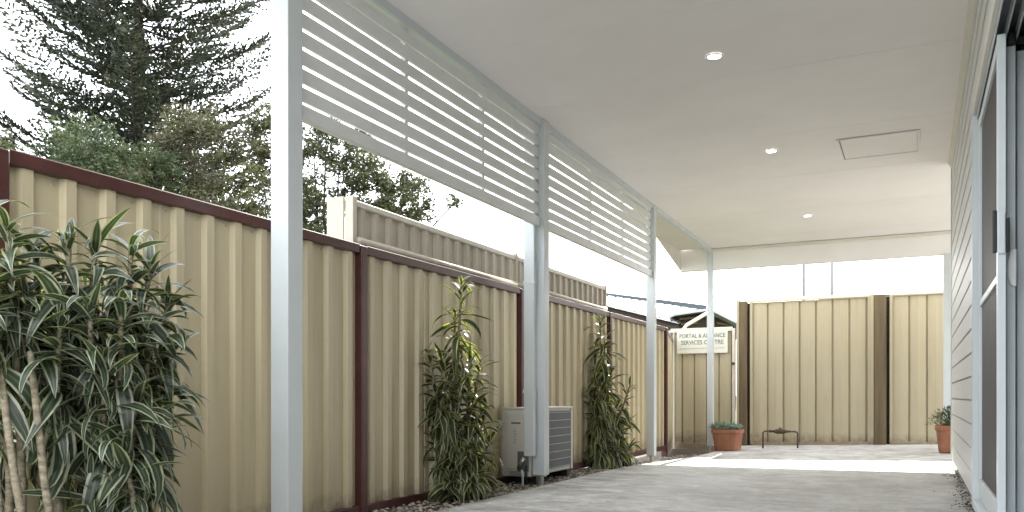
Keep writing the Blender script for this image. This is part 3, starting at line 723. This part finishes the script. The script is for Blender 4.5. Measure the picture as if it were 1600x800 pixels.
def strap_plant(root, canes, meshes, m, rnd, nparts=300, lo=-.65, leafscale=1.):
    """canes: list of (list of points, leaf start fraction, leaves, head size)"""
    leaves = []
    for (pts, t0, nl, hs) in canes:
        rad = [.017-.008*k/(len(pts)-1) for k in range(len(pts))]
        cn = MB().tube(pts, [r*leafscale**.5 for r in rad], 7).build('cane', M['cane'], smooth=True); rel(cn, root)
        pv = [Vector(p) for p in pts]
        for k in range(nl):
            t = t0+(1-t0)*(k/nl)
            f_ = t*(len(pv)-1); i = min(int(f_), len(pv)-2); p = pv[i].lerp(pv[i+1], f_-i); ax = (pv[i+1]-pv[i]).normalized()
            q = k/nl; a = k*2.399+rnd.uniform(-.4, .4)
            el = lo+(1.2-lo)*q**1.25+rnd.uniform(-.42, .42)      # lower leaves hang, top leaves stand
            side = Vector((math.cos(a), math.sin(a), 0))
            dirv = (side*math.cos(el)+Vector((0, 0, 1))*math.sin(el)+ax*.25).normalized()
            s_ = hs*rnd.uniform(.5, 1.2)*(1.05-.35*q)
            leaves.append((p, dirv, s_, rnd.randrange(len(meshes)), rnd.uniform(-.5, .5)))
    cam_p = Vector((0, 0, CAMH))
    def score(l): return (l[0]+l[1]*.12-cam_p).length-l[2]*.3
    leaves.sort(key=score)
    rest = MB(); ruv = []
    for idx, (p, dv, s_, mi, roll) in enumerate(leaves):
        y_ = Vector((0, 0, 1)).cross(dv)
        if y_.length < .05: y_ = Vector((0, 1, 0))
        y_.normalize(); z_ = dv.cross(y_)
        mt = Matrix.Translation(p) @ Matrix((dv, y_, z_)).transposed().to_4x4() @ Matrix.Rotation(roll, 4, 'X') @ Matrix.Scale(s_, 4)
        if idx < nparts:
            o = bpy.data.objects.new('leaf', meshes[mi]); COL.objects.link(o)
            o.parent = root; o.matrix_parent_inverse = Matrix.Identity(4)
            o.matrix_local = Matrix.Translation(-root.location) @ mt
        else:
            me = meshes[mi]; i0 = len(rest.v)
            rest.v += [tuple(mt @ v.co) for v in me.vertices]
            for pl in me.polygons:
                rest.f.append(tuple(i0+v for v in pl.vertices)); ruv += [(((0, .275, .725, 1)[v % 4]), (v//4)/7) for v in pl.vertices]
    if rest.v:
        me = bpy.data.meshes.new('leaves'); me.from_pydata(rest.v, [], rest.f); me.materials.append(m)
        u = me.uv_layers.new(name='UVMap')
        for i, q in enumerate(ruv): u.data[i].uv = q
        me.polygons.foreach_set('use_smooth', [True]*len(me.polygons))
        o = bpy.data.objects.new('leaves', me); COL.objects.link(o); rel(o, root); o['kind'] = 'stuff'
LM1 = [leafmesh('leaf', .29*ls, .040*ls, R(dr), M['dracaena'], i, tw) for i, (dr, tw, ls) in enumerate(((35, 0, 1), (60, .9, 1.1), (95, -.8, .9), (125, .5, 1), (20, -.4, 1), (80, 1.4, 1.15), (150, -.6, .8), (50, -1.3, .85), (110, 1.0, 1.2)))]
LM2 = [leafmesh('leaf', .27, .040, R(dr), M['dracaena2'], i, tw) for i, (dr, tw) in enumerate(((45, 0), (75, .5), (100, -.4), (120, .2), (30, -.2), (85, .9)))]
rnd = random.Random(21)
def cane_pts(base, tip, bow, n=7):
    b0, t_ = Vector(base), Vector(tip); o = []
    for k in range(n):
        t = k/(n-1); o.append(tuple(b0.lerp(t_, t)+Vector(bow)*math.sin(math.pi*t)*(1-t*.3)))
    return o
# plant 1 (near, left)
pl1 = thing('dracaena_plant', (-2.95, 2.3, -.04), 'large striped leaf dracaena with bare pale canes, nearest, at the left edge', 'plant', 'striped leaf plants in the garden bed')
canes = []
tips = [(10, 395, 3.0), (55, 420, 3.15), (105, 400, 3.2), (150, 420, 3.25), (205, 410, 3.3), (238, 440, 3.4), (40, 500, 3.05), (95, 520, 3.05), (140, 500, 3.1),
        (190, 520, 3.15), (235, 545, 3.35), (255, 600, 3.4), (165, 600, 3.1), (215, 640, 3.2), (190, 720, 3.15), (130, 640, 3.3), (262, 500, 3.45), (-30, 380, 3.0), (-25, 480, 2.9), (140, 770, 3.1), (245, 670, 3.3), (75, 610, 3.4), (-10, 590, 3.2)]
bases = [(-30, 2.25), (-15, 2.35), (10, 2.4), (40, 2.45)]
for i, (px, py, Z) in enumerate(tips):
    t_ = P(px, py-38+(10 if i % 3 else -6), Z)
    bx = P(min(px*.75+40, 190)+rnd.uniform(-20, 20), 1000, Z)
    base = (bx.x-.0, bx.y, -.05)
    L_ = t_.z+.05
    canes.append((cane_pts(base, t_, (rnd.uniform(-.05, .05), rnd.uniform(-.05, .05), 0)), max(.25, 1-.42/L_), 54, 1.0))
strap_plant(pl1, canes, LM1, M['dracaena'], rnd, lo=-1.3)
# two foreground bare canes
for (a, b_) in (((8, 640, 2.85), (45, 860, 2.8)), ((55, 620, 2.9), (88, 870, 2.85))):
    rel(MB().tube([P(*b_), P((a[0]+b_[0])/2-3, (a[1]+b_[1])/2, a[2]), P(*a), P(a[0]-8, a[1]-70, a[2]+.05)], [.0145, .0135, .012, .010], 8).build('cane', M['cane'], smooth=True), pl1)
# plants 2 and 3: tall columns
def column(root_px, Z, prof, label, nl, seed, hs, np_=300):
    rnd = random.Random(seed); b0 = P(root_px, 700, Z); base = Vector((b0.x, b0.y, gz(b0.x, b0.y)-.04))
    r = thing('dracaena_plant', base, label, 'plant', 'striped leaf plants in the garden bed'); cs = []
    for (px, py, dz) in prof:
        t_ = P(px, py, Z+dz); t_.z = max(t_.z, .12)
        cs.append((cane_pts(base+Vector((rnd.uniform(-.06, .06), rnd.uniform(-.08, .08), 0)), t_, (rnd.uniform(-.04, .04), rnd.uniform(-.04, .04), 0), 6), max(.3, 1-.55/max(.56, t_.z)), nl, hs))
    strap_plant(r, cs, LM2, M['dracaena2'], rnd, np_, lo=-.95)
column(718, 6.35, [(722, 440, 0), (712, 490, .05), (680, 610, -.1), (765, 690, .1), (668, 545, -.1), (752, 560, .1), (675, 680, 0), (690, 560, -.1), (735, 560, .1), (700, 610, -.15), (745, 600, .1), (722, 590, -.1), (705, 660, -.1), (740, 670, .05), (760, 640, .1), (690, 730, -.1), (722, 700, -.15), (755, 735, .0), (740, 740, -.15), (705, 755, -.2)],
       'slender striped leaf dracaena between the maroon fence post and the air conditioner', 38, 31, 1.05)
column(950, 9.45, [(938, 498, 0), (985, 600, .2), (982, 700, .2), (920, 610, -.1), (925, 730, -.1), (945, 530, .1), (930, 570, -.1), (955, 575, .1), (940, 610, -.1), (962, 630, .15), (928, 640, -.1), (948, 660, -.1), (968, 690, .1), (935, 690, -.1), (955, 705, -.1), (975, 660, .2)],
       'slender striped leaf dracaena between the air conditioner and the third post', 36, 32, 1.2)

# ---------------------------------------------------------------- trees
def leafcloud(b, c, r, n, size, rnd, flat=1.):
    for _ in range(n):
        while True:
            v = Vector((rnd.uniform(-1, 1), rnd.uniform(-1, 1), rnd.uniform(-1, 1)))
            if v.length < 1: break
        p = c+Vector((v.x*r, v.y*r, v.z*r*flat)); s_ = size*rnd.uniform(.6, 1.4)
        a = Vector((rnd.gauss(0, 1), rnd.gauss(0, 1), rnd.gauss(0, .7))).normalized(); u = a.orthogonal().normalized()
        u = (Matrix.Rotation(rnd.random()*6.28, 3, a) @ u); i = len(b.v)
        b.v += [tuple(p-a*s_), tuple(p+u*s_*.35), tuple(p+a*s_), tuple(p-u*s_*.35)]; b.f.append((i, i+1, i+2, i+3))
def broadleaf(name, base, clumps, m, label, rnd, leaf=.05, n=220, trunk_r=.12, cat='tree', group=None, sparse=1.):
    root = thing(name, base, label, cat, group); base = Vector(base)
    ctr = sum((c for c, r in clumps), Vector())/len(clumps)
    fork = base.lerp(ctr, .45); tr = MB().tube([base-Vector((0, 0, .3)), base.lerp(fork, .5)+Vector((.05, .05, 0)), fork], [trunk_r, trunk_r*.8, trunk_r*.65], 9)
    rel(tr.build('trunk', M['bark'], smooth=True), root)
    cr = MB(); lb = MB()
    for (c, r) in clumps:
        midp = fork.lerp(c, .5)+Vector((rnd.uniform(-.2, .2), rnd.uniform(-.2, .2), rnd.uniform(0, .25)))
        lb.tube([fork, midp, c], [trunk_r*.5, trunk_r*.28, trunk_r*.1], 6, False)
        nc = n*min(1, (r/.42)**2)
        for _ in range(int(13*sparse)):
            v = Vector((rnd.gauss(0, 1), rnd.gauss(0, 1), rnd.gauss(.15, .8))).normalized()*r*rnd.uniform(.55, 1.05); tip = c+v
            mm = c.lerp(tip, .5)+Vector((rnd.uniform(-.1, .1), rnd.uniform(-.1, .1), rnd.uniform(-.05, .1)))*r
            lb.tube([c, mm, tip], [trunk_r*.12, trunk_r*.08, .006], 4, False)
            leafcloud(cr, tip, r*.42, int(nc/13), leaf, rnd, .7)
            leafcloud(cr, mm, r*.2, int(nc/40), leaf, rnd, .7)
    rel(lb.build('limbs', M['bark']), root)
    rel(cr.build('crown', m), root)
    return root
rnd = random.Random(11)
def G(px, Z, z_=-.3): p = P(px, 600, Z); return (p.x, p.y, z_)
# Norfolk pine
def pine(px, Z, label):
    rnd = random.Random(4); base = Vector(G(px, Z)); top = 25.0
    root = thing('pine_tree', base, label, 'tree')
    rel(MB().tube([base, base+Vector((0, 0, 6)), base+Vector((.05, 0, 12)), base+Vector((0, 0, top))], [.27, .22, .15, .02], 10).build('trunk', M['bark'], smooth=True), root)
    lb = MB(); fo = MB(); z_ = 2.6
    while z_ < 17.5:
        t = (z_-2.2)/(top-2.2); n = 7; a0 = rnd.random()*6.28
        for k in range(n):
            a = a0+k*2*math.pi/n+rnd.uniform(-.22, .22); L_ = (5.0*(1-t)**.6+.35)*rnd.uniform(.72, 1.12)
            rise = rnd.uniform(.10, .28)+.14*t; zz = z_+rnd.uniform(-.09, .09)
            pts = []
            for q in range(9):
                u = q/8; pts.append(base+Vector((math.cos(a)*L_*u, math.sin(a)*L_*u, zz+.3+L_*(rise*u-.22*math.sin(math.pi*u)*.6+.12*u*u))))
            lb.tube([tuple(p) for p in pts], [.045*(1-.8*q/8)*(1-.4*t) for q in range(9)], 5, False)
            dirh = Vector((math.cos(a), math.sin(a), 0)); sd_ = Vector((-math.sin(a), math.cos(a), 0))
            nt_ = int(L_/.125)
            for j in range(nt_):
                u = .10+.9*j/nt_; f_ = u*8; i = min(int(f_), 7); p = pts[i].lerp(pts[i+1], f_-i)
                for sgn_ in (-1, 1):
                    tl = (.28+.55*math.sin(math.pi*min(1, u*.9+.12)))*rnd.uniform(.6, 1.15)*min(1, L_/2.3)
                    dv = (sd_*sgn_*.85+dirh*.55+Vector((0, 0, rnd.uniform(-.05, .55)))).normalized()
                    # twig = a few overlapping needle blades, curved up at its end
                    ns_ = max(2, int(tl/.13)); q0 = p
                    for s2 in range(ns_):
                        dv2 = (dv+Vector((0, 0, .28*s2/ns_))).normalized(); q1 = q0+dv2*tl/ns_
                        for _b in range(4):
                            nrm = Vector((rnd.gauss(0, 1), rnd.gauss(0, 1), rnd.gauss(0, 1))).cross(dv2).normalized(); ww_ = rnd.uniform(.018, .032)
                            i0 = len(fo.v); e_ = q1+nrm*ww_*2.6+dv2*.05
                            fo.v += [tuple(q0-nrm*ww_*.2), tuple(q0.lerp(q1, .45)+nrm*ww_), tuple(e_), tuple(q1-nrm*ww_*.1)]; fo.f.append((i0, i0+1, i0+2, i0+3))
                        q0 = q1
        z_ += .80*(1-.2*t)
    rel(lb.build('limbs', M['bark']), root); rel(fo.build('crown', M['pine']), root)
pine(214, 25, 'tall dark Norfolk pine with tiered branches rising behind the fence')
# bushes and trees between pine and fence
def cl(lst): return [(P(px, py, Z), r) for (px, py, Z, r) in lst]
broadleaf('shrub', G(160, 15), cl([(125, 225, 15, .6), (165, 245, 15, .65), (95, 245, 14.5, .4), (205, 265, 15, .55), (240, 285, 15, .5), (170, 290, 14.5, .6), (265, 270, 15.5, .4), (215, 300, 14.5, .5), (130, 265, 14, .45), (30, 250, 14, .3)]),
          M['bushleaf'], 'dense mid green bush in front of the pine trunk behind the fence', rnd, .042, 1100, .06, 'shrub')
broadleaf('olive_tree', G(320, 16), cl([(290, 200, 16, .5), (330, 205, 16, .5), (265, 235, 16, .5), (305, 250, 16, .6), (350, 240, 16, .5), (285, 300, 16, .6), (335, 300, 16, .6), (375, 285, 16, .5), (385, 330, 16, .5), (330, 340, 15.5, .5), (255, 275, 16, .45), (400, 200, 17, .35), (415, 250, 17, .4)]),
          M['olive'], 'olive green tree with light top between the pine and the nearest post', rnd, .045, 900, .09)
broadleaf('gum_tree', G(520, 17), cl([(490, 235, 17, .5), (470, 290, 17, .5), (530, 255, 17, .5), (570, 270, 17, .45), (500, 320, 17, .55), (550, 300, 17, .5), (600, 290, 17, .45), (640, 300, 17, .4), (625, 330, 17, .4), (660, 330, 17, .3), (450, 340, 17, .5), (430, 200, 17, .5), (430, 280, 17, .5), (580, 325, 17, .45), (480, 365, 17, .5), (712, 315, 17, .17), (510, 200, 17.3, .4), (560, 225, 17.3, .4)]),
          M['gumleaf'], 'loose leafed gum tree with sky showing through, seen below the nearer slatted screen', rnd, .05, 800, .10)
broadleaf('shrub', G(20, 22), cl([(0, 225, 22, .5), (25, 235, 22, .4), (-30, 230, 22, .5)]), M['olive'], 'low scrap of shrub at the left edge above the fence rail', rnd, .05, 400, .05, 'shrub')

# ---------------------------------------------------------------- neighbours
nh = thing('neighbour_house', P(1040, 640, 23), 'neighbouring building with pale tin roof, dark eaves and a timber gable behind the side fence', 'house')
def np_(mb, name, m, **k): return rel(mb.build(name, m, **k), nh)
dd = Vector((-SY, CY, 0))                               # away from the camera
def poly(pts, Z, depth): return MB().prism([P(x, y, Z) for (x, y) in pts], dd*depth)
np_(poly([(925, 480), (1062, 512), (1150, 508), (1150, 640), (925, 640)], 22.6, 5), 'wall', M['darktimber'])
rf = MB(); a0, a1, b1, b0 = P(925, 473, 21.6), P(1060, 506, 21.6), P(1112, 484, 26), P(925, 458, 26)
n = 14
for k in range(n):
    u0, u1 = k/n, (k+.7)/n; u2 = (k+1)/n
    rf.prism([a0.lerp(a1, u0), a0.lerp(a1, u1), b0.lerp(b1, u1), b0.lerp(b1, u0)], (0, 0, .035)); rf.prism([a0.lerp(a1, u1), a0.lerp(a1, u2), b0.lerp(b1, u2), b0.lerp(b1, u1)], (0, 0, .012))
np_(rf, 'roof', M['tin'])
np_(poly([(925, 470), (1061, 502), (1061, 519), (925, 490)], 21.7, .4), 'fascia', M['darktimber'])
np_(poly([(935, 456), (1104, 477), (1104, 488), (935, 467)], 25.4, .3), 'ridge_capping', M['bluegrey'])
np_(poly([(1058, 491), (1110, 484), (1152, 506), (1152, 530), (1058, 530)], 21.9, .5), 'gable_wall', M['darktimber'])
np_(poly([(1054, 489), (1110, 481.5), (1110, 485), (1054, 493)], 21.4, 1.4), 'gable_roof', M['tin'])
np_(poly([(1110, 481.5), (1156, 504), (1156, 508), (1110, 485)], 21.4, 1.4), 'gable_roof', M['tin'])
for (x0, y0, x1, y1) in ((1062, 497, 1104, 493), (1064, 505, 1090, 503), (1120, 503, 1146, 508)):
    np_(poly([(x0, y0), (x1, y1), (x1, y1+3), (x0, y0+3)], 21.8, .1), 'rafter', M['timber'])
np_(MB().tube([P(1068, 560, 20.8), P(1068, 514, 20.8), P(1073, 508, 20.8), P(1102, 491, 21), P(1108, 489, 21.3)], .045, 10), 'downpipe', M['creamcap'], smooth=True)
# far tiled roof
fh = thing('far_house', P(1420, 640, 42), 'distant house with a pale hipped tile roof just showing above the rear fence', 'house')
A, B, C, D_ = P(1300, 459, 38), P(1560, 452, 38), P(1480, 438, 42), P(1395, 437, 42); E0 = P(1270, 458, 46)
def strip_roof(q, name, rows=6, cols=18):
    m_ = MB(); a, b_, c, d_ = q
    for r in range(rows):
        t0, t1 = r/rows, (r+1)/rows
        for k in range(cols):
            u0, u1 = k/cols, (k+.93)/cols
            pts = [a.lerp(d_, t0).lerp(b_.lerp(c, t0), u0), a.lerp(d_, t0).lerp(b_.lerp(c, t0), u1), a.lerp(d_, t1).lerp(b_.lerp(c, t1), u1), a.lerp(d_, t1).lerp(b_.lerp(c, t1), u0)]
            pts[0] = pts[0]+Vector((0, 0, .06)); pts[1] = pts[1]+Vector((0, 0, .06)); m_.prism(pts, (0, 0, -.03))
    o = rel(m_.build(name, M['tile']), fh); o['kind'] = 'stuff'
strip_roof((A, B, C, D_), 'roof_tiles'); strip_roof((E0, A, D_, D_+Vector((.01, .01, 0))), 'roof_tiles', 6, 8)
rel(MB().prism([A+Vector((0, .4, -.1)), B+Vector((0, .4, -.1)), P(1560, 458, 46)+Vector((0, 0, -.1)), E0+Vector((.3, 0, -.1))], (0, 0, -3.2)).build('wall', M['brick']), fh)
for i, (px, Z, lab) in enumerate(((1256, 34, 'left one of two thin grey poles rising beyond the rear fence'), (1300, 36, 'right one of two thin grey poles rising beyond the rear fence'))):
    b_ = Vector(G(px, Z)); t = thing('utility_pole', b_, lab, 'pole', 'thin poles beyond the rear fence')
    MB().tube([(0, 0, 0), (0, 0, 8.5)], [.065, .05], 10).build('pole', M['steelpole'], t, smooth=True)
    MB().tube([(0, 0, 8.3), (.3, -.1, 8.7), (.9, -.3, 8.8)], .025, 8).build('arm', M['steelpole'], t, smooth=True)

# ---------------------------------------------------------------- litter on the paving
lf = MB(); lf.v = [(-.03, 0, .002), (0, .013, .008), (.03, 0, .002), (0, -.012, .010), (0, 0, .004)]; lf.f = [(0, 1, 4), (1, 2, 4), (2, 3, 4), (3, 0, 4)]
lme = lf.mesh('fallen_leaf', M['deadleaf'])
for i, (px, py, sz, lab) in enumerate(((1474, 743, .9, 'small dry leaf alone on the paving just before the sunlit strip, near the house'), (1461, 769, 1.1, 'dry leaf lying out on the shaded slab left of the door sill'),
        (1519, 791, 1.5, 'largest dry leaf, closest to the camera beside the white door frame'), (1498, 740, .8, 'dry leaf tucked against the slab edge at the sunlit strip'),
        (1505, 755, 1.2, 'dry leaf against the foot of the weatherboard wall, midway to the door frame'), (1516, 772, 1.0, 'dry leaf at the foot of the wall next to the door jamb'),
        (1240, 752, .8, 'single dark leaf out in the middle of the shaded paving'))):
    Z = 1307*.75/(py-618); p = P(px, py, Z); p.z = gz(p.x, p.y)+.001
    p.x = min(p.x, .345)
    o = bpy.data.objects.new('fallen_leaf', lme); COL.objects.link(o); o.location = p; o.rotation_euler = (0, 0, i*1.3); o.scale = (sz,)*3
    tag(o, lab, 'leaf', 'dry leaves fallen on the paving')
grit = MB()
for _ in range(260):
    y = rnd.uniform(5.7, 9.6); x = .35-abs(rnd.gauss(0, .05)); r0 = rnd.uniform(.003, .010); k = len(grit.v); z0g = gz(x, y)
    grit.v += [(x+r0, y, z0g+.001), (x-.5*r0, y+r0*1.6, z0g+.001), (x-r0, y-r0, z0g+.001), (x, y, z0g+r0*.8)]; grit.f += [(k, k+1, k+3), (k+1, k+2, k+3), (k+2, k, k+3)]
tag(grit.build('leaf_litter', M['soil']), 'fine dark debris gathered along the foot of the house wall', 'debris', kind='stuff')
# dry tendril hanging over the fence rail
tw = MB()
for (a, b_, c) in ((185, 200, 262), (205, 228, 264), (215, 240, 268)):
    Yr = None
    pa, pb_, pc = P(a, c+10, 3.75), P((a+b_)/2, c-4, 3.78), P(b_, c+14, 3.8)
    tw.tube([pa, pa.lerp(pb_, .6)+Vector((0, 0, .01)), pb_, pb_.lerp(pc, .5)+Vector((0, 0, .006)), pc], .0022, 5)
tag(tw.build('dry_tendril', M['twig']), 'thin dry brown tendrils hooked over the maroon fence rail at left', 'twig')
